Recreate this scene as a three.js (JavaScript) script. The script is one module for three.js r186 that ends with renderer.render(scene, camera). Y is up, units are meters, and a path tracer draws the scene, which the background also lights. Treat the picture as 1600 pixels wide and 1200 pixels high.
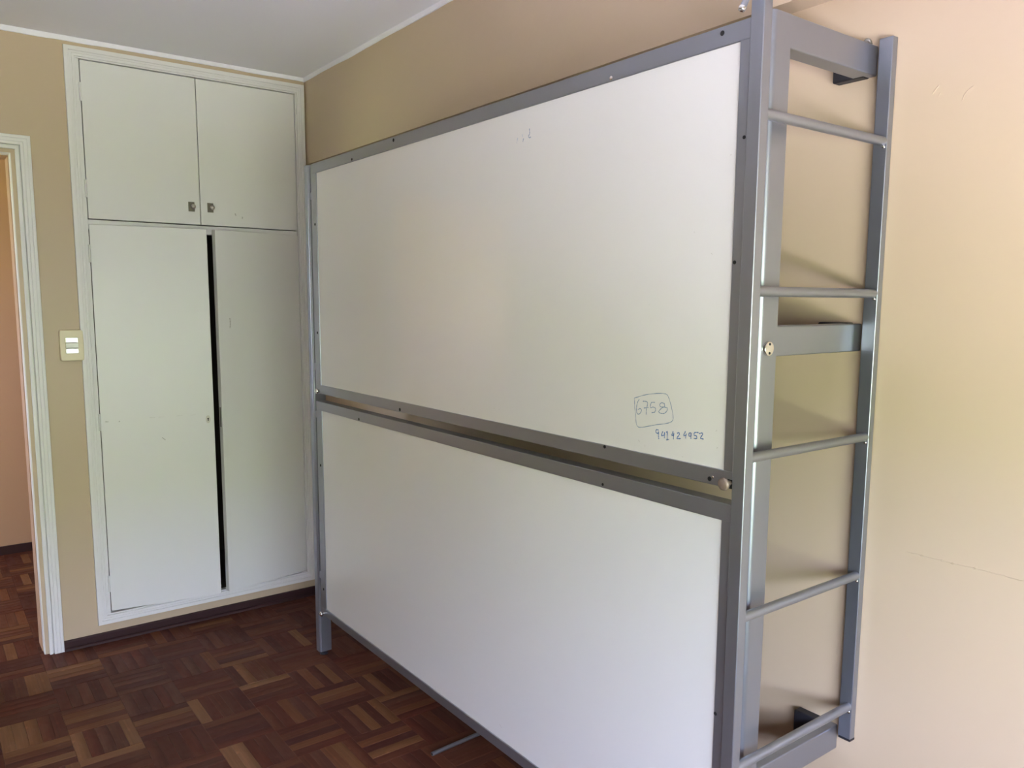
import * as THREE from 'three';
import { RoundedBoxGeometry } from 'three/addons/geometries/RoundedBoxGeometry.js';
import { mergeGeometries } from 'three/addons/utils/BufferGeometryUtils.js';
import { ImprovedNoise } from 'three/addons/math/ImprovedNoise.js';
import { RectAreaLightUniformsLib } from 'three/addons/lights/RectAreaLightUniformsLib.js';

// ---------------------------------------------------------------- camera, sky, sun, exposure
const scene = new THREE.Scene();
const renderer = new THREE.WebGLRenderer({ antialias: true });
renderer.toneMapping = THREE.LinearToneMapping;
renderer.toneMappingExposure = 3.15;
renderer.shadowMap.enabled = true;
RectAreaLightUniformsLib.init();

const camera = new THREE.PerspectiveCamera(51.68, 4 / 3, 0.05, 200);
camera.position.set(-1.5507, 1.4710, 3.6617);
camera.lookAt(-1.5507 + 0.59147, 1.4710 - 0.12402, 3.6617 - 0.79673);
camera.rotateZ(THREE.MathUtils.degToRad(0.248));
camera.setViewOffset(1600, 1200, 14.06, -25.22, 1600, 1200);   // the lens sits a little off the frame's middle

scene.background = new THREE.Color().setRGB(0.65, 0.76, 1.12);
scene.backgroundIntensity = 9.0;

const sun = new THREE.DirectionalLight(new THREE.Color().setRGB(1, 0.96, 0.90), 46);
sun.position.set(9, 13, 3.0);
sun.target.position.set(-1, 0, 6);
sun.castShadow = true;
sun.shadow.mapSize.set(2048, 2048);
Object.assign(sun.shadow.camera, { left: -14, right: 14, top: 14, bottom: -14, near: 0.5, far: 60 });
scene.add(sun, sun.target);

// the window behind the photographer: daylight comes in through its opening
const WIN = { x0: -2.45, x1: -0.45, y0: 0.80, y1: 1.50, z: 4.15 };
const day = new THREE.RectAreaLight(new THREE.Color().setRGB(0.96, 0.97, 1.08), 3.0, WIN.x1 - WIN.x0 - 0.1, WIN.y1 - WIN.y0 - 0.1);
day.position.set((WIN.x0 + WIN.x1) / 2, (WIN.y0 + WIN.y1) / 2, WIN.z + 0.02);
day.lookAt(day.position.x, day.position.y, 0);
scene.add(day);
// the hall's own window, at its left end
const hallDay = new THREE.RectAreaLight(new THREE.Color().setRGB(1.0, 0.95, 0.90), 1.9, 0.8, 1.0);
hallDay.position.set(-3.37, 1.5, -0.95);
hallDay.lookAt(0, 1.5, -0.95);
scene.add(hallDay);

// ---------------------------------------------------------------- helpers
let seed = 20240611;
const rnd = () => { seed = (seed * 1664525 + 1013904223) % 4294967296; return seed / 4294967296; };
const rr = (a, b) => a + (b - a) * rnd();
const noise = new ImprovedNoise();
const lin = (r, g, b) => new THREE.Color().setRGB(r, g, b);
const taken = {};
function numbered(name) {
  const n = taken[name] = (taken[name] ?? -1) + 1;
  return n ? `${name}_${String(n).padStart(3, '0')}` : name;
}
function shade(m) { m.castShadow = m.receiveShadow = true; return m; }
function part(name, geo, mat, parent) { const m = shade(new THREE.Mesh(geo, mat)); m.name = parent === scene ? numbered(name) : name; parent.add(m); return m; }
function thing(name, label, category, pos = [0, 0, 0], group) {
  const o = new THREE.Group(); o.name = numbered(name); o.position.set(...pos); scene.add(o);
  o.userData = { label, category }; if (group) o.userData.group = group;
  return o;
}
function struct(name, geo, mat) { const m = part(name, geo, mat, scene); m.userData.kind = 'structure'; return m; }
function structGroup(name) { const o = new THREE.Group(); o.name = numbered(name); scene.add(o); o.userData.kind = 'structure'; return o; }
// uv in metres from the dominant axis of each face
function metricUV(g, s = 1) {
  if (g.index) g = g.toNonIndexed();
  const p = g.attributes.position, n = new THREE.Vector3(), a = new THREE.Vector3(), b = new THREE.Vector3(), c = new THREE.Vector3(), uv = new Float32Array(p.count * 2);
  for (let i = 0; i < p.count; i += 3) {
    a.fromBufferAttribute(p, i); b.fromBufferAttribute(p, i + 1); c.fromBufferAttribute(p, i + 2);
    n.copy(b).sub(a).cross(c.clone().sub(a));
    const ax = Math.abs(n.x), ay = Math.abs(n.y), az = Math.abs(n.z);
    [a, b, c].forEach((v, k) => {
      const [u, w] = ax >= ay && ax >= az ? [v.z, v.y] : ay >= az ? [v.x, v.z] : [v.x, v.y];
      uv[(i + k) * 2] = u * s; uv[(i + k) * 2 + 1] = w * s;
    });
  }
  g.setAttribute('uv', new THREE.BufferAttribute(uv, 2));
  return g;
}
function box(x0, x1, y0, y1, z0, z1, r = 0) {
  const w = x1 - x0, h = y1 - y0, d = z1 - z0;
  const g = r ? new RoundedBoxGeometry(w, h, d, 3, r) : new THREE.BoxGeometry(w, h, d);
  g.translate((x0 + x1) / 2, (y0 + y1) / 2, (z0 + z1) / 2);
  return metricUV(g);
}
function rod(a, b, r, seg = 20, open = false) {
  const A = new THREE.Vector3(...a), B = new THREE.Vector3(...b), d = B.clone().sub(A);
  const g = new THREE.CylinderGeometry(r, r, d.length(), seg, 1, open);
  g.applyQuaternion(new THREE.Quaternion().setFromUnitVectors(new THREE.Vector3(0, 1, 0), d.clone().normalize()));
  g.translate(...A.add(B).multiplyScalar(0.5).toArray());
  return g;
}
function lathe(points, axis, at, seg = 28) {            // points: [radius, along axis]
  const g = new THREE.LatheGeometry(points.map(([r, h]) => new THREE.Vector2(r, h)), seg);
  g.applyQuaternion(new THREE.Quaternion().setFromUnitVectors(new THREE.Vector3(0, 1, 0), new THREE.Vector3(...axis).normalize()));
  g.translate(...at);
  return g;
}
const merge = (list) => mergeGeometries(list.map((g) => { const q = g.index ? g.toNonIndexed() : g; for (const k of Object.keys(q.attributes)) if (!['position', 'normal', 'uv'].includes(k)) q.deleteAttribute(k); return q; }));
// a moulding swept round a rectangle with mitred corners; profile = [inset, z] from outside to inside
function moulding(x0, y0, x1, y1, profile, sides = 'LTRB') {
  const pos = [], nor = [], uv = [];
  const corner = (d) => ({ lb: [x0 + d, sides.includes('B') ? y0 + d : y0], lt: [x0 + d, y1 - d], rt: [x1 - d, y1 - d], rb: [x1 - d, sides.includes('B') ? y0 + d : y0] });
  const runs = { L: ['lb', 'lt'], T: ['lt', 'rt'], R: ['rt', 'rb'], B: ['rb', 'lb'] };
  for (const s of sides) for (let i = 0; i + 1 < profile.length; i++) {
    const [k0, k1] = runs[s], [d0, z0] = profile[i], [d1, z1] = profile[i + 1], a = corner(d0), b = corner(d1);
    const q = [[...a[k0], z0], [...a[k1], z0], [...b[k1], z1], [...b[k0], z1]].map((v) => new THREE.Vector3(...v));
    const n = q[1].clone().sub(q[0]).cross(q[3].clone().sub(q[0])).normalize();
    const flip = n.z < -1e-6; if (flip) n.negate();
    for (const k of flip ? [0, 1, 2, 0, 2, 3] : [0, 2, 1, 0, 3, 2]) { pos.push(...q[k].toArray()); nor.push(...n.toArray()); uv.push(q[k].x, q[k].y); }
  }
  const g = new THREE.BufferGeometry();
  g.setAttribute('position', new THREE.Float32BufferAttribute(pos, 3));
  g.setAttribute('uv', new THREE.Float32BufferAttribute(uv, 2));
  g.computeVertexNormals();
  return g;
}
// a flat pen stroke lying on a plane: pts = [a, b]; map turns (a, b, height) into a point
function stroke(pts, width, map, h = 0.0003) {
  const curve = pts.length > 2 ? new THREE.CatmullRomCurve3(pts.map(([a, b]) => new THREE.Vector3(a, b, 0)), false, 'centripetal') : new THREE.LineCurve3(new THREE.Vector3(...pts[0], 0), new THREE.Vector3(...pts[1], 0));
  const n = pts.length > 2 ? pts.length * 5 : 4, P = curve.getPoints(n), pos = [], idx = [], uv = [];
  P.forEach((p, i) => {
    const t = P[Math.min(i + 1, n)].clone().sub(P[Math.max(i - 1, 0)]).normalize(), w = width * 0.5 * (0.85 + 0.3 * Math.sin(i * 1.7));
    pos.push(...map(p.x - t.y * w, p.y + t.x * w, h), ...map(p.x + t.y * w, p.y - t.x * w, h)); uv.push(i, 0, i, 1);
    if (i < n) idx.push(2 * i, 2 * i + 1, 2 * i + 2, 2 * i + 1, 2 * i + 3, 2 * i + 2);
  });
  const g = new THREE.BufferGeometry();
  g.setAttribute('position', new THREE.Float32BufferAttribute(pos, 3)); g.setAttribute('uv', new THREE.Float32BufferAttribute(uv, 2)); g.setIndex(idx); g.computeVertexNormals();
  return g;
}

// ---------------------------------------------------------------- textures and materials
function tex(w, h, f, srgb) {
  const d = new Uint8Array(w * h * 4);
  for (let y = 0; y < h; y++) for (let x = 0; x < w; x++) { const v = f(x / w, y / h), i = (y * w + x) * 4; for (let k = 0; k < 3; k++) d[i + k] = Math.max(0, Math.min(255, 255 * (v.length ? v[k] : v))); d[i + 3] = 255; }
  const t = new THREE.DataTexture(d, w, h);
  t.wrapS = t.wrapT = THREE.RepeatWrapping; t.magFilter = THREE.LinearFilter; t.minFilter = THREE.LinearMipmapLinearFilter; t.generateMipmaps = true;
  if (srgb) t.colorSpace = THREE.SRGBColorSpace;
  t.needsUpdate = true; return t;
}
// tileable value: noise on a torus-free mix of two shifted copies
const tile = (f, x, y) => { const a = f(x, y), b = f(x - 1, y), c = f(x, y - 1), d = f(x - 1, y - 1); return (a * (1 - x) + b * x) * (1 - y) + (c * (1 - x) + d * x) * y; };
const N = (x, y, z) => noise.noise(x, y, z);
const plasterBump = tex(512, 512, (x, y) => 0.5 + 0.22 * tile((u, v) => N(u * 7, v * 7, 1.3) + 0.5 * N(u * 19, v * 19, 4.1), x, y) + 0.10 * tile((u, v) => N(u * 70, v * 70, 7.7), x, y));
const brushBump = tex(256, 512, (x, y) => 0.5 + 0.3 * tile((u, v) => N(u * 40, v * 2.2, 3.1) + 0.5 * N(u * 90, v * 5, 8.2), x, y));
const grain = tex(256, 512, (x, y) => {
  const g = tile((u, v) => N(u * 6 + 0.6 * N(u * 3, v * 3, 2), v * 1.6, 5.5) * 0.5 + N(u * 34, v * 2.0, 9.1) * 0.3 + N(u * 90, v * 5.5, 1.7) * 0.25, x, y);
  const wear = Math.max(0, tile((u, v) => N(u * 9, v * 14, 33.3), x, y) - 0.32) * 0.5;
  const v = 0.78 + 0.30 * g + wear; return [v, v, v];
}, true);
const grainRough = tex(256, 256, (x, y) => 0.62 + 0.22 * tile((u, v) => N(u * 5, v * 5, 12.5) + 0.5 * N(u * 17, v * 17, 2.5), x, y));
const speck = tex(256, 256, (x, y) => 0.5 + 0.35 * tile((u, v) => N(u * 60, v * 60, 6.6), x, y));
function M(o) { return new THREE.MeshPhysicalMaterial(o); }
const mat = {
  wall: M({ color: lin(0.535, 0.42, 0.285), roughness: 0.42, bumpMap: plasterBump, bumpScale: 0.0015 }),
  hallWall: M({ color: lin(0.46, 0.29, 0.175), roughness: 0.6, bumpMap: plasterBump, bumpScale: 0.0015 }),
  ceiling: M({ color: lin(0.85, 0.845, 0.89), roughness: 0.85, bumpMap: plasterBump, bumpScale: 0.0012 }),
  whiteTrim: M({ color: lin(0.76, 0.75, 0.73), roughness: 0.4, bumpMap: brushBump, bumpScale: 0.0005 }),
  whiteDoor: M({ color: lin(0.74, 0.735, 0.71), roughness: 0.38, bumpMap: plasterBump, bumpScale: 0.0004 }),
  inside: M({ color: lin(0.10, 0.08, 0.06), roughness: 0.9 }),
  board: M({ color: lin(0.61, 0.60, 0.575), roughness: 0.35, clearcoat: 0.7, clearcoatRoughness: 0.06 }),
  metal: M({ color: lin(0.31, 0.327, 0.362), metalness: 0.85, roughness: 0.38, bumpMap: speck, bumpScale: 0.00006 }),
  chrome: M({ color: lin(0.75, 0.73, 0.70), metalness: 1, roughness: 0.2 }),
  brass: M({ color: lin(0.20, 0.18, 0.145), metalness: 0.6, roughness: 0.4 }),
  dull: M({ color: lin(0.28, 0.26, 0.23), metalness: 0.7, roughness: 0.45 }),
  brownKnob: M({ color: lin(0.22, 0.165, 0.135), metalness: 0.35, roughness: 0.45 }),
  bedBase: M({ color: lin(0.16, 0.155, 0.15), roughness: 0.85 }),
  knob: M({ color: lin(0.46, 0.43, 0.39), metalness: 0.7, roughness: 0.3 }),
  black: M({ color: lin(0.012, 0.012, 0.016), roughness: 0.5 }),
  hole: M({ color: lin(0.006, 0.006, 0.006), roughness: 0.9 }),
  ink: M({ color: lin(0.05, 0.13, 0.33), roughness: 0.6 }),
  inkFaint: M({ color: lin(0.36, 0.42, 0.52), roughness: 0.6 }),
  inkThin: M({ color: lin(0.16, 0.23, 0.33), roughness: 0.6 }),
  scuff: M({ color: lin(0.46, 0.445, 0.41), roughness: 0.6 }),
  scuffFaint: M({ color: lin(0.60, 0.585, 0.55), roughness: 0.6 }),
  plate: M({ color: lin(0.70, 0.62, 0.41), roughness: 0.3 }),
  rocker: M({ color: lin(0.68, 0.66, 0.58), roughness: 0.08, clearcoat: 1, clearcoatRoughness: 0.03 }),
  darkWood: M({ color: lin(0.036, 0.015, 0.015), roughness: 0.55, specularIntensity: 0.5 }),
  parquet: M({ color: lin(1, 1, 1), roughness: 0.95, specularIntensity: 0.4, vertexColors: true, map: grain, roughnessMap: grainRough, bumpMap: grain, bumpScale: 0.0002 }),
  subfloor: M({ color: lin(0.03, 0.018, 0.012), roughness: 0.9 }),
  lawn: M({ color: lin(0.24, 0.29, 0.075), roughness: 1 }),
  paving: M({ color: lin(0.55, 0.52, 0.57), roughness: 0.9 }),
  leaves: M({ color: lin(0.16, 0.24, 0.055), roughness: 0.8 }),
  frame: M({ color: lin(0.70, 0.69, 0.66), roughness: 0.4 }),
};

// ---------------------------------------------------------------- the room shell
const W = 0.066, H = 2.5, SOFFIT = 2.107, XL = -3.7, ZF = WIN.z, HALLZ = -1.635;
function slab(outline, holes, depth, place) {
  const s = new THREE.Shape(outline.map(([x, y]) => new THREE.Vector2(x, y)));
  for (const [x0, x1, y0, y1] of holes) s.holes.push(new THREE.Path([[x0, y0], [x0, y1], [x1, y1], [x1, y0]].map(([x, y]) => new THREE.Vector2(x, y))));
  const g = new THREE.ExtrudeGeometry(s, { depth, bevelEnabled: false });
  place(g); return metricUV(g);
}
const rect = (x0, x1, y0, y1) => [[x0, y0], [x1, y0], [x1, y1], [x0, y1]];
const DOOR = { x0: -2.035, x1: -1.205, y1: 2.026 }, WD = { x0: -0.945, x1: -0.0495, y0: 0.125, y1: 2.4205 };
const backOutline = [[XL - 0.2, 0], [DOOR.x0 - 0.004, 0], [DOOR.x0 - 0.004, DOOR.y1 + 0.004], [DOOR.x1 + 0.004, DOOR.y1 + 0.004], [DOOR.x1 + 0.004, 0], [W + 0.2, 0], [W + 0.2, H], [XL - 0.2, H]];
struct('wall_back', slab(backOutline, [[WD.x0 - 0.012, WD.x1 + 0.012, WD.y0 - 0.012, WD.y1 + 0.012]], 0.14, (g) => g.translate(0, 0, -0.14)), mat.wall);
struct('wall_right', box(W, W + 0.2, 0, H, 0, ZF + 0.2), mat.wall);
struct('wall_right_beam', box(0, W, SOFFIT, H, 0, ZF), mat.wall);
struct('wall_left', box(XL - 0.2, XL, 0, H, 0, ZF + 0.2), mat.wall);
struct('wall_front', slab(rect(XL, W, 0, H), [[WIN.x0, WIN.x1, WIN.y0, WIN.y1]], 0.2, (g) => g.translate(0, 0, ZF)), mat.wall);
struct('ceiling', box(XL - 0.2, W + 0.2, H, H + 0.2, HALLZ - 0.2, ZF + 0.2), mat.ceiling);
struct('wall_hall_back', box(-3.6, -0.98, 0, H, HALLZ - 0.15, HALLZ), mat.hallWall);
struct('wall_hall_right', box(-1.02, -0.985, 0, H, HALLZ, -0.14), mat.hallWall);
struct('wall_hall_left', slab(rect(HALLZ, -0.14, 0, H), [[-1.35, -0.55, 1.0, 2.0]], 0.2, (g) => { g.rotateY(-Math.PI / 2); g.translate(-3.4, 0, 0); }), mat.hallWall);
struct('baseboard_hall', box(-3.4, -1.02, 0, 0.05, HALLZ, HALLZ + 0.012), mat.darkWood);

// paint edge of the ceiling: a thin white strip on the top of the walls, cut in by hand
function paintStrip(len, seedZ) {
  const s = new THREE.Shape(), n = 90; s.moveTo(0, 0); s.lineTo(len, 0);
  for (let i = n; i >= 0; i--) s.lineTo(len * i / n, -(0.0175 + 0.005 * N(i * 0.17, seedZ, 0.5) + 0.0025 * N(i * 0.6, seedZ, 3.5)));
  return new THREE.ExtrudeGeometry(s, { depth: 0.004, bevelEnabled: true, bevelThickness: 0.0015, bevelSize: 0.0012, bevelSegments: 2 });
}
{ const a = paintStrip(-XL, 1.5); a.translate(XL, H, 0); struct('trim_1', metricUV(a), mat.ceiling);
  const b = paintStrip(ZF, 7.5); b.rotateY(-Math.PI / 2); b.translate(0, H, 0); struct('trim_2', metricUV(b), mat.ceiling); }

// baseboard under the wardrobe: a flat strip and a quarter round at its foot
{ const s = new THREE.Shape(); s.moveTo(0, 0); s.lineTo(0.024, 0); s.absarc(0.012, 0, 0.012, 0, Math.PI / 2, false); s.lineTo(0.012, 0.036); s.quadraticCurveTo(0.012, 0.041, 0.006, 0.041); s.lineTo(0, 0.041); s.closePath();
  const g = new THREE.ExtrudeGeometry(s, { depth: W + 1.134, bevelEnabled: false, curveSegments: 6 }); g.rotateY(-Math.PI / 2); g.translate(W, 0, 0);
  struct('baseboard_back', metricUV(g), mat.darkWood); }
struct('baseboard_right', box(W - 0.012, W, 0, 0.041, 0.03, ZF), mat.darkWood);

// plaster flaws on the right wall: a filled crack and a few trowel ridges
{ const list = [];
  const ridge = (pts, w) => list.push(new THREE.TubeGeometry(new THREE.CatmullRomCurve3(pts.map(([z, y]) => new THREE.Vector3(W + w * 0.35, y, z))), pts.length * 5, w, 6));
  const crack = []; for (let i = 0; i <= 26; i++) crack.push([2.885 + i * 0.01, 0.9612 + 0.0016 * N(i * 0.7, 3, 1) - 0.0008 * Math.sin(i * 0.3)]);
  ridge(crack, 0.0009); for (const i of [3, 7, 9, 13]) { const g = new THREE.SphereGeometry(0.0022, 8, 6); g.scale(0.6, 1, 1.3); g.translate(W, crack[i][1], crack[i][0]); list.push(g); }
  ridge([[2.874, 1.872], [2.879, 1.879], [2.885, 1.886]], 0.0016); ridge([[2.93, 1.849], [2.934, 1.860], [2.942, 1.868], [2.949, 1.872]], 0.0015); ridge([[2.886, 1.865], [2.889, 1.872]], 0.0014);
  const m = part('plaster_crack', merge(list), mat.wall, scene.getObjectByName('wall_right')); }

// ---------------------------------------------------------------- door opening on the left
{ const d = structGroup('door_1');
  const P = [[0, 0], [0, 0.017], [0.0015, 0.019], [0.0115, 0.019], [0.0125, 0.0172], [0.0135, 0.019], [0.0245, 0.019], [0.0255, 0.0172], [0.0265, 0.019], [0.0355, 0.019], [0.037, 0.017], [0.037, 0.004], [0.0405, 0.004], [0.0405, 0.013], [0.0415, 0.014], [0.0525, 0.014], [0.0535, 0.013], [0.0535, -0.012], [0.058, -0.012], [0.058, -0.004], [0.059, -0.003], [0.0705, -0.003], [0.0715, -0.004], [0.0715, -0.05]];
  part('door_casing', moulding(DOOR.x0 - 0.0715, 0, DOOR.x1 + 0.0715, DOOR.y1 + 0.0715, P, 'LTR'), mat.whiteTrim, d);
  part('door_jamb', box(DOOR.x1 - 0.003, DOOR.x1 + 0.006, 0, DOOR.y1, -0.15, -0.048), mat.hallWall, d);
  part('door_jamb', box(DOOR.x0 - 0.006, DOOR.x0 + 0.003, 0, DOOR.y1, -0.15, -0.048), mat.hallWall, d);
  part('door_head', box(DOOR.x0, DOOR.x1, DOOR.y1 - 0.003, DOOR.y1 + 0.006, -0.15, -0.048), mat.hallWall, d); }

// ---------------------------------------------------------------- the window behind the camera and what lies outside it
{ const w = structGroup('window_1'), { x0, x1, y0, y1 } = WIN, z0 = ZF + 0.06, z1 = ZF + 0.1;
  part('window_frame', merge([box(x0, x1, y0, y0 + 0.04, z0, z1), box(x0, x1, y1 - 0.04, y1, z0, z1), box(x0, x0 + 0.04, y0, y1, z0, z1), box(x1 - 0.04, x1, y0, y1, z0, z1)]), mat.frame, w);
  part('window_sill', box(x0 - 0.03, x1 + 0.03, y0 - 0.03, y0, ZF - 0.04, ZF + 0.24), mat.frame, w);
  const w2 = structGroup('window_2');
  part('window_frame', merge([box(-3.55, -3.5, 1.0, 1.04, -1.35, -0.55), box(-3.55, -3.5, 1.96, 2.0, -1.35, -0.55), box(-3.55, -3.5, 1.0, 2.0, -1.35, -1.31), box(-3.55, -3.5, 1.0, 2.0, -0.59, -0.55)]), mat.frame, w2);
  struct('ground', box(-40, 40, -0.8, -0.6, -40, 60), mat.lawn);
  struct('ground_paving', box(-9, 9, -0.6, -0.56, ZF + 0.2, 9.0), mat.paving);
  const hedge = new THREE.SphereGeometry(1, 90, 40), p = hedge.attributes.position;
  for (let i = 0; i < p.count; i++) { const x = p.getX(i), y = p.getY(i), z = p.getZ(i), k = 1 + 0.16 * N(x * 9, y * 5, z * 5) + 0.10 * N(x * 25, y * 14, z * 14); p.setXYZ(i, x * 13 * k, Math.sign(y) * Math.pow(Math.abs(y), 0.6) * 2.2 * k, z * 1.8 * k); }
  hedge.translate(-1, 0.8, 13.5); hedge.computeVertexNormals();
  struct('garden_hedge', hedge, mat.leaves); }

// ---------------------------------------------------------------- parquet
{ const floor = struct('floor', box(XL - 0.2, W + 0.2, -0.12, -0.0085, HALLZ - 0.15, ZF + 0.2), mat.subfloor);
  const PX = 0.192, PZ = 0.1935, OX = -0.645, OZ = 0.75, T = 0.008;
  const tones = [[0.125, 0.033, 0.018], [0.10, 0.028, 0.016], [0.14, 0.043, 0.022], [0.115, 0.035, 0.021], [0.155, 0.052, 0.026], [0.095, 0.027, 0.018], [0.13, 0.046, 0.027], [0.12, 0.030, 0.016],
    [0.235, 0.100, 0.042], [0.275, 0.128, 0.058], [0.205, 0.074, 0.032], [0.30, 0.15, 0.075]];
  const geos = {};
  function strip(tone, along, v) {
    const key = `${tone}${along}${v}`; if (geos[key]) return geos[key];
    const w = PX / 5 - 0.0007, l = PX - 0.0007, c = 0.0006, top = [], P = [];
    for (const [x, z] of [[-w / 2, -l / 2], [w / 2, -l / 2], [w / 2, l / 2], [-w / 2, l / 2]]) { top.push([x - Math.sign(x) * c, 0, z - Math.sign(z) * c]); P.push([x, -c, z]); }
    const low = P.map(([x, , z]) => [x, -T, z]), pos = [], uv = [], col = [], q = (a, b, e, f) => { for (const k of [a, b, e, a, e, f]) { pos.push(...k); uv.push(0.5 + k[0] * 4.5 + v * 0.37, 0.5 + k[2] * 2.1 + v * 0.23); col.push(...tones[tone]); } };
    q(top[0], top[3], top[2], top[1]);
    for (let i = 0; i < 4; i++) { const j = (i + 1) % 4; q(P[i], top[i], top[j], P[j]); q(low[i], P[i], P[j], low[j]); }
    const g = new THREE.BufferGeometry();
    g.setAttribute('position', new THREE.Float32BufferAttribute(pos, 3)); g.setAttribute('uv', new THREE.Float32BufferAttribute(uv, 2)); g.setAttribute('color', new THREE.Float32BufferAttribute(col, 3));
    if (along === 'x') g.rotateY(Math.PI / 2);
    g.computeVertexNormals();
    return (geos[key] = g);
  }
  // the light strips that the photograph shows: square (ix, iz), strip -> tone
  const seen = { '-1,0,0': 9, '-3,0,4': 9, '-3,0,3': 6, '-3,0,2': 6, '-4,-1,0': 9, '-4,-1,1': 9, '-4,-1,2': 8, '-4,-3,3': 8, '-4,-3,4': 8, '-4,-3,0': 6, '-2,-1,4': 6, '-2,-1,0': 6, '-1,2,0': 9, '-1,2,1': 9, '1,2,2': 8, '1,2,4': 8, '1,2,1': 6, '-3,-3,0': 8, '-3,-3,1': 8, '-3,-3,2': 10, '-2,-4,4': 10,
    '0,0,0': 9, '-1,1,0': 4, '-3,1,0': 9, '-3,1,1': 6, '-3,-1,4': 10, '1,1,1': 8, '1,1,2': 10, '1,3,1': 10, '1,3,3': 8, '0,1,2': 10, '2,2,0': 8, '2,2,3': 10, '0,3,2': 10, '0,3,3': 8, '0,-2,4': 8, '-2,-3,1': 6, '-1,-2,4': 10, '0,-1,1': 8, '0,-4,2': 8, '-4,-5,2': 8, '-5,-4,1': 8, '-4,-6,0': 8, '2,1,1': 8, '-4,0,1': 4, '-4,1,4': 8, '2,0,3': 10, '1,0,1': 10, '1,0,3': 8 };
  const all = [], tmp = new THREE.Vector3(), eye = camera.position;
  camera.updateMatrixWorld(); camera.updateProjectionMatrix();
  const toScreen = (x, z) => { tmp.set(x, 0, z).project(camera); return [tmp.x * 800, tmp.y * 600, tmp.z]; };
  for (let ix = -17; ix <= 4; ix++) for (let iz = -13; iz <= 17; iz++) {
    const x0 = OX + ix * PX, z0 = OZ + iz * PZ, across = (ix + iz) % 2 === 0;
    if (x0 + PX < XL || x0 > W || z0 + PZ > ZF + 0.15 || z0 < HALLZ - 0.2 || (x0 > -1.0 && z0 + PZ < 0)) continue;
    const light = rnd() < 0.5;
    for (let k = 0; k < 5; k++) {
      const f = (k + 0.5) / 5, x = across ? x0 + PX / 2 : x0 + PX * f, z = across ? z0 + PZ * f : z0 + PZ / 2;
      const r = rnd(); let tone = seen[`${ix},${iz},${k}`] ?? (r < 0.10 && light ? 8 + Math.floor(rnd() * 3) : Math.floor(rnd() * 8));
      if (ix < -4 || iz > 3 || z0 < -0.2) { if (seen[`${ix},${iz},${k}`] === undefined && rnd() < 0.06) tone = 8; }
      // how large it shows from the photograph's place: its projected area, nothing where the frame, the bed or the wall hides it
      let area = 0; const a = toScreen(x, z), b = toScreen(x + (across ? PX : PX / 5), z), c = toScreen(x, z + (across ? PZ / 5 : PZ));
      if (a[2] < 1 && Math.abs(a[0]) < 830 && Math.abs(a[1]) < 630) {
        area = Math.abs((b[0] - a[0]) * (c[1] - a[1]) - (b[1] - a[1]) * (c[0] - a[0]));
        const t = (-0.365 - eye.x) / (x - eye.x), by = eye.y * (1 - t), bz = eye.z + (z - eye.z) * t;
        if (x > -0.365 && by > 0.27 && bz > 0.9) area = 0;
        if (z < 0 && eye.x + (x - eye.x) * eye.z / (eye.z - z) > -1.2) area = 0;
      }
      all.push({ x, z, y: rr(-0.0003, 0.0003), tone, along: across ? 'x' : 'z', v: Math.floor(rnd() * 5), area, rx: rr(-0.0018, 0.0018), rz: rr(-0.0018, 0.0018) });
    }
  }
  all.sort((p, q) => q.area - p.area);
  const rest = [];
  all.forEach((s, i) => {
    const g = strip(s.tone, s.along, s.v);
    if (i < 300 && s.area > 0) { const m = part('parquet_strip', g, mat.parquet, floor); m.position.set(s.x, s.y, s.z); m.rotation.set(s.rx, 0, s.rz); }
    else { const c = g.clone(); c.translate(s.x, s.y, s.z); rest.push(c); }
  });
  part('parquet_strips', mergeGeometries(rest), mat.parquet, floor).userData.kind = 'stuff'; }

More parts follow.
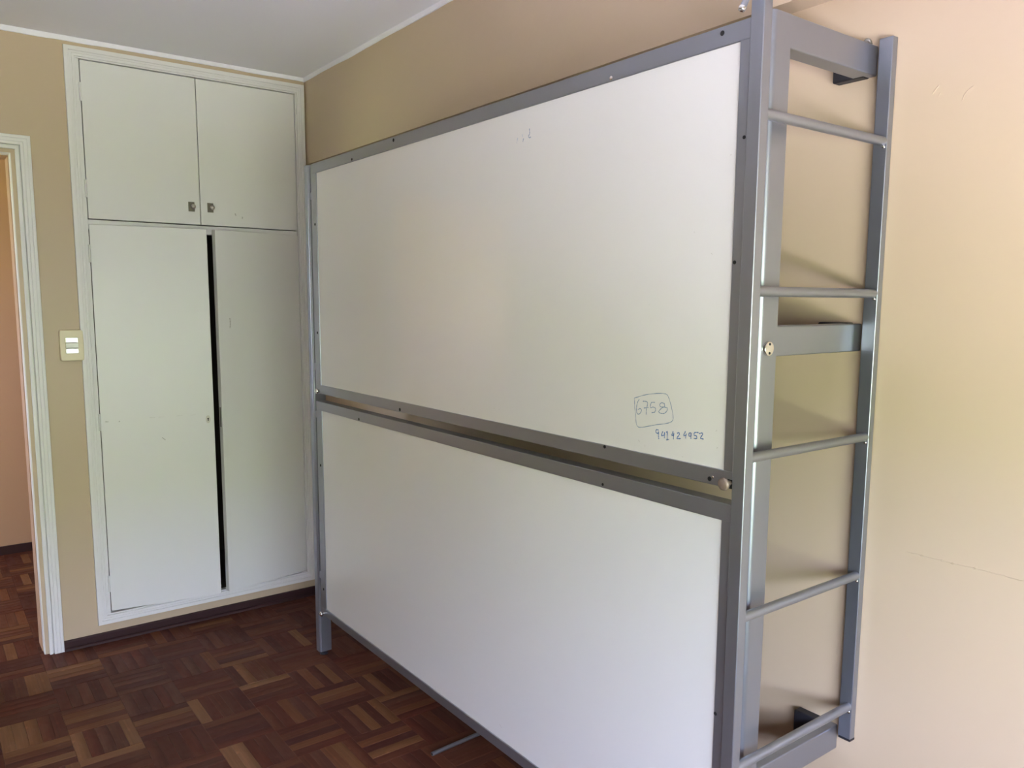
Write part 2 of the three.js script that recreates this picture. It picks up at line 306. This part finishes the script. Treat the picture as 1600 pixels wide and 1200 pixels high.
// ---------------------------------------------------------------- built-in wardrobe
{ const t = thing('built_in_wardrobe', 'white painted built-in wardrobe with two upper doors and two tall lower doors standing ajar', 'wardrobe');
  const P = [[0, 0], [0, 0.013], [0.0012, 0.0145], [0.0215, 0.0145], [0.0228, 0.013], [0.0232, 0.0105], [0.034, 0.0105], [0.0352, 0.0088], [0.0364, 0.0088], [0.0375, 0.0100], [0.0478, 0.0100], [0.049, 0.0085], [0.049, 0.003], [0.0500, 0.003], [0.0500, 0.0065], [0.0565, 0.0065], [0.0575, 0.005], [0.0575, -0.03]];
  part('casing', moulding(-1.0000, 0.0785, -0.0065, 2.4652, P.map(([d, z]) => [d * 0.748, z])), mat.whiteTrim, t);
  part('jamb_strip', box(-0.9572, -0.9462, 0.1212, 2.4222, -0.03, 0.0025, 0.0012), mat.whiteTrim, t);
  const X0 = WD.x0, X1 = WD.x1, c = t;
  part('mid_rail', box(X0, X1, 1.758, 1.796, -0.05, -0.014, 0.002), mat.whiteTrim, c);
  part('carcass', merge([box(X0 - 0.02, X0 - 0.002, 0.1, H - 0.03, -0.6, -0.02), box(X1 + 0.002, X1 + 0.02, 0.1, H - 0.03, -0.6, -0.02), box(X0 - 0.02, X1 + 0.02, 0.1, H - 0.03, -0.625, -0.599), box(X0 - 0.004, X1 + 0.004, 0.1, 0.122, -0.6, -0.02), box(X0 - 0.004, X1 + 0.004, 2.423, 2.45, -0.6, -0.02), box(X0 - 0.004, X1 + 0.004, 1.76, 1.778, -0.6, -0.05)]), mat.inside, c);
  const mark = (pts, w, parent, z) => { const m = part('scuff', stroke(pts, w, (a, b, h) => [a, b, z + h]), mat.scuff, parent); return m; };
  function hinge(x, y, parent, x0 = 0, side = 1) {
    part('hinge', merge([lathe([[0, -0.037], [0.003, -0.036], [0.0042, -0.034], [0.0042, 0.034], [0.003, 0.036], [0, 0.037]], [0, 1, 0], [x - x0 - side * 0.0035, y, 0.0055], 14), lathe([[0.0046, -0.0006], [0.0046, 0.0006]], [0, 1, 0], [x - x0 - side * 0.0035, y, 0.0055], 14)]), mat.whiteTrim, parent);
  }
  function knob(x, y, parent, z) {
    const k = part('knob_plate', box(x - 0.013, x + 0.013, y - 0.0205, y + 0.0205, z, z + 0.003, 0.0012), mat.brass, parent);
    part('knob', lathe([[0, 0.026], [0.006, 0.0255], [0.0095, 0.022], [0.0105, 0.018], [0.0085, 0.0145], [0.005, 0.012], [0.0045, 0.003], [0.006, 0.002]], [0, 0, 1], [x + 0.004, y, z], 24), mat.knob, k);
  }
  // upper pair, closed
  const uL = part('door', box(-0.9428, -0.4978, 1.799, 2.4188, -0.022, 0.0005, 0.0018), mat.whiteDoor, t);
  const uR = part('door', box(-0.4950, -0.0525, 1.799, 2.4188, -0.022, 0.0005, 0.0018), mat.whiteDoor, t);
  knob(-0.5346, 1.8745, uL, 0.0005); knob(-0.4537, 1.8755, uR, 0.0005);
  for (const y of [2.295, 1.917]) { hinge(-0.9435, y, uL); hinge(-0.0505, y, uR, 0, -1); }
  mark([[-0.345, 1.858], [-0.341, 1.848]], 0.006, uR, 0.0006); mark([[-0.312, 1.846], [-0.313, 1.836]], 0.005, uR, 0.0006);
  // lower pair, both standing ajar and turning on their hinges
  const lo = 0.1285, hi = 1.7755;
  const dl = new THREE.Group(); dl.name = 'door'; dl.position.set(-0.9435, 0, 0); dl.rotation.y = -0.148; t.add(dl);
  part('panel', box(0, 0.4545, lo, hi, -0.024, 0.0005, 0.0018), mat.whiteDoor, dl);
  const dr = new THREE.Group(); dr.name = 'door'; dr.position.set(-0.0505, 0, 0); dr.rotation.y = 0.165; t.add(dr);
  part('panel', box(-0.4135, 0, lo, hi, -0.030, 0.0005, 0.0018), mat.whiteDoor, dr);
  for (const y of [1.657, 0.957, 0.252]) { hinge(0, y, dl); hinge(0, y, dr, 0, -1); }
  const esc = new THREE.Shape(); esc.absellipse(0, 0, 0.0085, 0.017, 0, Math.PI * 2);
  const eg = new THREE.ExtrudeGeometry(esc, { depth: 0.0012, bevelEnabled: true, bevelThickness: 0.0006, bevelSize: 0.0006, bevelSegments: 2, curveSegments: 20 }); eg.translate(0.4545 - 0.026, 0.9415, 0.0005);
  part('keyhole_plate', eg, mat.rocker, dl);
  part('keyhole', merge([lathe([[0, 0.0022], [0.0032, 0.0022], [0.0032, 0]], [0, 0, 1], [0.4285, 0.945, 0.0006], 14), box(0.4268, 0.4302, 0.934, 0.945, 0.0006, 0.0027)]), mat.hole, dl);
  part('lock_plate', box(-0.4142, -0.4130, 0.90, 0.99, -0.022, -0.010), mat.dull, dr);
  mark([[0.236, 0.874], [0.244, 0.866], [0.249, 0.862]], 0.004, dl, 0.0006); mark([[0.07, 0.957], [0.0735, 0.954]], 0.0055, dl, 0.0006); mark([[0.018, 0.958], [0.03, 0.957]], 0.004, dl, 0.0006);
  for (const x of [0.19, 0.225, 0.30, 0.355]) mark([[x, 0.9625 + x * 0.006], [x + 0.022, 0.9625 + x * 0.007]], 0.0016, dl, 0.0006).material = mat.scuffFaint;
  mark([[-0.36, 1.39], [-0.3585, 1.365], [-0.361, 1.345]], 0.005, dr, 0.0006);
  part('catch', box(-0.484, -0.462, 0.122, 0.134, -0.05, -0.035, 0.002), mat.dull, t); }

// ---------------------------------------------------------------- light switch
{ const t = thing('light_switch', 'cream light switch plate with three small rockers beside the wardrobe frame', 'light switch', [-1.034, 1.2832, 0]);
  const s = new THREE.Shape(), w = 0.0395, h = 0.0595, r = 0.006; s.moveTo(-w + r, -h); s.lineTo(w - r, -h); s.quadraticCurveTo(w, -h, w, -h + r); s.quadraticCurveTo(w + 0.0025, 0, w, h - r); s.quadraticCurveTo(w, h, w - r, h); s.lineTo(-w + r, h); s.quadraticCurveTo(-w, h, -w, h - r); s.quadraticCurveTo(-w - 0.0025, 0, -w, -h + r); s.quadraticCurveTo(-w, -h, -w + r, -h);
  s.holes.push(new THREE.Path([[-0.0245, -0.034], [-0.0245, 0.034], [0.0245, 0.034], [0.0245, -0.034]].map((p) => new THREE.Vector2(...p))));
  const g = new THREE.ExtrudeGeometry(s, { depth: 0.010, bevelEnabled: true, bevelThickness: 0.005, bevelSize: 0.004, bevelSegments: 4, curveSegments: 8 }); g.translate(0, 0, 0.0005);
  part('cover_plate', g, mat.plate, t);
  part('backing', box(-0.028, 0.028, -0.037, 0.037, 0.0005, 0.004), mat.black, t);
  [[0.0222, -0.07], [0, 0.055], [-0.0222, -0.066]].forEach(([y, tilt]) => { const m = part('rocker', new RoundedBoxGeometry(0.0465, 0.0212, 0.014, 3, 0.0016), mat.rocker, t); m.position.set(0.0003, y, 0.0105); m.rotation.y = tilt; }); }

// ---------------------------------------------------------------- folding wall bunk bed
const FX = -0.365;                                   // front plane of the two folded beds
{ const t = thing('folding_bunk_bed', 'grey steel wall bunk bed with two beds folded up, white boards facing out', 'bunk bed');
  const ux0 = -0.287, ux1 = -0.2346;
  function upright(z0, z1) {                                  // steel tube with round front corners
    const s = new THREE.Shape(), r = 0.0095, q = 0.0012;
    s.moveTo(ux0 + r, -z1); s.lineTo(ux1 - q, -z1); s.quadraticCurveTo(ux1, -z1, ux1, -z1 + q); s.lineTo(ux1, -z0 - q); s.quadraticCurveTo(ux1, -z0, ux1 - q, -z0); s.lineTo(ux0 + r, -z0); s.absarc(ux0 + r, -z0 - r, r, Math.PI / 2, Math.PI, false); s.lineTo(ux0, -z1 + r); s.absarc(ux0 + r, -z1 + r, r, Math.PI, Math.PI * 1.5, false);
    const g = new THREE.ExtrudeGeometry(s, { depth: 1.9876 - 0.018 - 0.003, bevelEnabled: true, bevelThickness: 0.0015, bevelSize: 0.001, bevelOffset: -0.001, bevelSegments: 2, curveSegments: 10 });
    g.rotateX(-Math.PI / 2); g.translate(0, 0.0195, 0);
    return metricUV(g);
  }
  const zr = W - 0.0015;
  const beams = [[1.9286, 1.9876], [1.3685, 1.4265], [0.4687, 0.5262]];
  for (const [z0, z1, near] of [[0.651, 0.6913, false], [2.7202, 2.7605, true]]) {
    const fr = new THREE.Group(); fr.name = 'side_frame'; t.add(fr);
    part('upright', upright(z0, z1), mat.metal, fr);
    for (const [y0, y1] of beams) part('beam', box(ux1 - 0.012, zr, y0, y1, z0 + 0.00006, z1 - 0.00006, 0.003), mat.metal, fr);
    part('foot', merge([lathe([[0, 0], [0.016, 0], [0.017, 0.003], [0.014, 0.007], [0.006, 0.008], [0.006, 0.02]], [0, 1, 0], [(ux0 + ux1) / 2, 0.0006, (z0 + z1) / 2])]), mat.black, fr);
    if (near) {
      part('pivot_bolt', lathe([[0, 0.0065], [0.0125, 0.0065], [0.0138, 0.0052], [0.0138, 0]], [0, 0, 1], [-0.2645, 1.3845, z1 - 0.0005], 32), mat.chrome, fr);
      for (const s of [-1, 1]) part('bolt_hole', lathe([[0, 0.001], [0.0024, 0.001], [0.0024, 0]], [0, 0, 1], [-0.2645, 1.3845 + s * 0.0085, z1 + 0.0056], 14), mat.hole, fr);
    }
  }
  // arms that carry the beds at the far side frame
  for (const y of [0.355, 1.02, 1.21, 1.87]) part('link_arm', box(-0.2815, -0.2695, y - 0.014, y + 0.014, 0.691, 0.96, 0.002), mat.metal, t);
  // fixing brackets on the wall under or over the near beams
  const bracket = (y0, y1, z0, z1) => part('wall_bracket', box(W - 0.026, W, y0, y1, z0, z1, 0.004), mat.black, t);
  bracket(1.928 - 0.001, 1.99, 2.676, 2.745); bracket(1.372, 1.4288, 2.672, 2.742); bracket(0.456, 0.5275, 2.664, 2.742);
  // long rails that tie the two side frames together
  part('back_rail', box(-0.262, -0.242, 1.915, 1.945, 0.691, 2.7205, 0.003), mat.metal, t);
  part('back_rail', box(-0.262, -0.242, 0.475, 0.505, 0.691, 2.7205, 0.003), mat.metal, t);
  // cord coiled at the top corner
  { const pts = []; for (let i = 0; i <= 60; i++) { const a = Math.PI * (0.02 + 0.96 * i / 60), R = 0.0125; pts.push(new THREE.Vector3(0.052 + Math.cos(a) * R * 1.05, 1.984 + Math.sin(a) * R * 1.3, 2.744)); }
    const base = new THREE.CatmullRomCurve3(pts), coil = []; for (let i = 0; i <= 500; i++) { const u = i / 500, p = base.getPoint(u), tn = base.getTangent(u), n = new THREE.Vector3(0, 0, 1), b = tn.clone().cross(n), a = u * Math.PI * 2 * 14; coil.push(p.add(n.multiplyScalar(Math.cos(a) * 0.0034)).add(b.multiplyScalar(Math.sin(a) * 0.0034))); }
    const cord = part('coiled_cable', new THREE.TubeGeometry(base, 40, 0.0026, 10), mat.black, t);
    part('cable_wrap', new THREE.TubeGeometry(new THREE.CatmullRomCurve3(coil), 500, 0.0010, 6), mat.dull, cord); }

  const z0 = 0.8989, z1 = 2.7700, zi0 = 0.9440, zi1 = 2.7494, D = 0.035;
  function bed(y0, y1, yi0, yi1) {
    const b = new THREE.Group(); b.name = 'folded_bed'; t.add(b);
    const f = (a0, a1, b0, b1) => box(FX, FX + D, a0, a1, b0, b1, 0.0014);
    part('frame', merge([f(yi1, y1, z0, z1), f(y0, yi0, z0, z1), f(yi0 - 0.0006, yi1 + 0.0006, z0, zi0), f(yi0 - 0.0006, yi1 + 0.0006, zi1, z1)]), mat.metal, b);
    part('white_board', box(FX + 0.0035, FX + 0.0075, yi0 - 0.004, yi1 + 0.004, zi0 - 0.004, zi1 + 0.004), mat.board, b);
    part('bed_base', box(FX + D + 0.002, -0.268, y0 + 0.06, y1 - 0.06, 0.93, 2.70, 0.01), mat.bedBase, b);
    for (const z of [1.3, 1.83, 2.36]) part('slat', box(FX + 0.008, FX + 0.03, yi0 - 0.002, yi1 + 0.002, z - 0.02, z + 0.02), mat.metal, b);
    return b;
  }
  const dot = (b, y, z, r, m = mat.hole, name = 'screw_hole') => part(name, lathe([[0, 0.0012], [r * 0.8, 0.0011], [r, 0.0006], [r, 0]], [-1, 0, 0], [FX, y, z], 14), m, b);
  const up = bed(1.1302, 1.9535, 1.1625, 1.9191), low = bed(0.2752, 1.1004, 0.3048, 1.0670);
  dot(up, 1.9422, 2.7102, 0.0045); dot(up, 1.9255, 2.4313, 0.0042, mat.chrome, 'screw'); dot(up, 1.9436, 1.5135, 0.005); dot(up, 1.9261, 1.2345, 0.0042); dot(up, 1.7556, 2.7655, 0.0032); dot(up, 1.5412, 2.7558, 0.0035);
  dot(up, 1.1383, 1.5328, 0.005); dot(up, 1.1405, 2.7186, 0.0045); dot(up, 1.1450, 2.726, 0.0026, mat.chrome, 'screw'); dot(up, 1.1588, 2.4348, 0.0038); dot(up, 1.741, 0.9286, 0.005); dot(up, 1.3534, 0.9266, 0.005);
  dot(low, 1.0739, 1.2508, 0.0045); dot(low, 1.0746, 2.4312, 0.003); dot(low, 0.6866, 2.7531, 0.0035); dot(low, 0.86, 0.925, 0.005); dot(low, 0.38, 0.925, 0.005); dot(low, 0.2765, 0.99, 0.005, mat.chrome, 'screw');
  // latch knob and its slot at the near lower corner of the upper bed, small latch bolts at the far corners
  part('latch_slot', box(FX - 0.0012, FX + 0.004, 1.1305, 1.1475, 2.757, 2.7699, 0.0005), mat.hole, up);
  part('latch_knob', lathe([[0, 0.024], [0.008, 0.0236], [0.0112, 0.0215], [0.012, 0.0185], [0.0115, 0.0165], [0.005, 0.0155], [0.0045, 0]], [-1, 0, 0], [FX, 1.1416, 2.7655], 32), mat.brownKnob, up);
  for (const [b, y, z] of [[up, 1.1400, 0.932], [low, 0.2820, 0.918]])
    part('latch_bolt', merge([lathe([[0, 0.014], [0.0085, 0.014], [0.0105, 0.012], [0.0105, 0.008], [0.006, 0.007], [0.006, 0]], [-1, 0, 0], [FX, y, z], 6), box(FX - 0.017, FX - 0.013, y - 0.002, y + 0.002, z - 0.009, z + 0.009)]), mat.chrome, b);
  // writing on the upper board in blue marker
  const plane = (z, y, h) => [FX + 0.0035 - h, y, z];
  const box4 = [[2.516, 1.273], [2.552, 1.284], [2.598, 1.290], [2.605, 1.288], [2.612, 1.277], [2.622, 1.244], [2.620, 1.238], [2.611, 1.233], [2.574, 1.224], [2.531, 1.214], [2.525, 1.217], [2.521, 1.236], [2.518, 1.254], [2.516, 1.273]];
  part('drawn_box', stroke(box4, 0.0016, plane), mat.inkThin, up);
  const n1 = [[[2.530, 1.272], [2.525, 1.264], [2.523, 1.251], [2.525, 1.242], [2.530, 1.241], [2.534, 1.244], [2.537, 1.250], [2.533, 1.253], [2.527, 1.250]], [[2.540, 1.269], [2.551, 1.269], [2.553, 1.267], [2.551, 1.254], [2.550, 1.242]], [[2.543, 1.255], [2.556, 1.258]], [[2.573, 1.270], [2.563, 1.268], [2.562, 1.258], [2.568, 1.260], [2.575, 1.258], [2.574, 1.251], [2.565, 1.248]],
    [[2.599, 1.270], [2.591, 1.271], [2.586, 1.267], [2.588, 1.263], [2.599, 1.263], [2.606, 1.262], [2.605, 1.256], [2.597, 1.250], [2.588, 1.250], [2.584, 1.252], [2.591, 1.260], [2.599, 1.265], [2.598, 1.270]]];
  const n2 = [[[2.585, 1.215], [2.579, 1.215], [2.578, 1.210], [2.583, 1.208], [2.585, 1.212], [2.585, 1.204], [2.586, 1.197]], [[2.596, 1.214], [2.593, 1.205], [2.600, 1.207]], [[2.601, 1.213], [2.601, 1.201]], [[2.605, 1.213], [2.608, 1.216]], [[2.608, 1.216], [2.608, 1.199]], [[2.606, 1.198], [2.613, 1.200]], [[2.623, 1.218], [2.620, 1.209], [2.625, 1.211]], [[2.625, 1.215], [2.624, 1.202]],
    [[2.633, 1.215], [2.638, 1.217], [2.639, 1.214], [2.633, 1.205], [2.643, 1.206]], [[2.654, 1.222], [2.650, 1.213], [2.655, 1.214]], [[2.656, 1.218], [2.655, 1.208]], [[2.667, 1.221], [2.663, 1.219], [2.663, 1.214], [2.668, 1.215], [2.668, 1.221]], [[2.668, 1.221], [2.668, 1.209]], [[2.686, 1.224], [2.676, 1.222], [2.676, 1.217], [2.681, 1.217], [2.682, 1.212], [2.675, 1.211]], [[2.687, 1.222], [2.695, 1.224], [2.696, 1.222], [2.691, 1.214], [2.699, 1.213]]];
  part('handwritten_number', merge(n1.map((s) => stroke(s, 0.0019, plane))), mat.inkThin, up);
  part('handwritten_number', merge(n2.map((s) => stroke(s, 0.0021, plane))), mat.ink, up);
  part('marker_trace', merge([stroke([[2.159, 1.871], [2.160, 1.858], [2.156, 1.855], [2.159, 1.850], [2.165, 1.851]], 0.0024, plane), stroke([[2.137, 1.852], [2.134, 1.844]], 0.0024, plane)]), mat.inkThin, up);
  part('marker_trace', merge([stroke([[2.114, 1.857], [2.111, 1.845]], 0.002, plane), stroke([[2.132, 1.862], [2.133, 1.856]], 0.002, plane)]), mat.inkFaint, up);
  const smear = [[2.5339, 1.1841], [2.549, 1.180], [2.6469, 1.1714], [2.7288, 1.2343], [2.7295, 1.20], [2.550, 1.4664], [2.0423, 1.1954], [2.02, 1.198], [1.8804, 1.1772], [1.1265, 1.8763], [2.735, 1.73], [2.66, 1.6], [2.70, 1.56]];
  for (const [z, y] of smear) { const a = rr(0, 6.28), l = rr(0.002, 0.005); part('board_scuff', stroke([[z, y], [z + Math.cos(a) * l, y + Math.sin(a) * l]], rr(0.001, 0.002), plane), mat.scuff, up); }
  part('board_scuff', stroke([[2.05, 0.345], [2.062, 0.339]], 0.0016, (z, y, h) => [FX + 0.0035 - h, y, z]), mat.scuff, low); }

// ---------------------------------------------------------------- ladder
{ const t = thing('bunk_ladder', 'grey steel ladder with five round rungs hooked on the near end of the bunk', 'ladder');
  const za = 2.7730, zb = 2.8003, y0 = 0.5123;
  part('rail', box(-0.3705, -0.3475, y0, 2.09, za, zb, 0.0022), mat.metal, t);
  part('rail', box(W - 0.0205, W - 0.0015, y0, 1.9955, za - 0.002, zb, 0.0022), mat.metal, t);
  part('rail_cap', box(W - 0.0208, W - 0.0012, y0 - 0.0045, y0 + 0.001, za - 0.0003, zb + 0.0003, 0.0012), mat.black, t);
  part('rail_cap', box(-0.3708, -0.3472, y0 - 0.0045, y0 + 0.001, za - 0.0003, zb + 0.0003, 0.0012), mat.black, t);
  for (const y of [1.7939, 1.4898, 1.1895, 0.8867, 0.5875]) {
    const g = part('rung', rod([-0.349, y, 2.7905], [W - 0.0195, y, 2.7905], 0.0093, 26), mat.metal, t);
    part('screw', lathe([[0, 0.0022], [0.0026, 0.0018], [0.0034, 0]], [-1, 0, 0], [W - 0.0205, y - 0.0115, 2.7935], 14), mat.chrome, g);
  }
  const c = new THREE.CatmullRomCurve3([[-0.3965, 1.9575, 2.7735], [-0.3905, 1.974, 2.7775], [-0.383, 1.996, 2.783], [-0.3735, 2.02, 2.786], [-0.366, 2.026, 2.7865]].map((p) => new THREE.Vector3(...p)));
  part('hook', new THREE.TubeGeometry(c, 24, 0.0056, 16), mat.metal, t);
  part('hook_tip', lathe([[0, -0.0005], [0.0040, 0.0000], [0.0046, 0.0012], [0.0058, 0.0010], [0.0064, -0.0010], [0.0064, -0.0050], [0.0056, -0.0060]], [-0.35, -0.92, -0.2], [-0.3965, 1.9575, 2.7735], 18), mat.chrome, t); }

// ---------------------------------------------------------------- loose tube on the floor
{ const m = part('metal_tube', rod([-0.2915, 0.0072, 1.586], [0.03, 0.0072, 1.568], 0.0065, 24), mat.metal, scene);
  m.userData = { label: 'thin grey metal tube lying on the parquet under the folded bed', category: 'tube' };
  part('tube_bore', lathe([[0, 0.0003], [0.0045, 0.0003], [0.0045, 0]], [-1, 0, 0.056], [-0.2915, 0.0072, 1.586], 18), mat.hole, m); }

renderer.render(scene, camera);
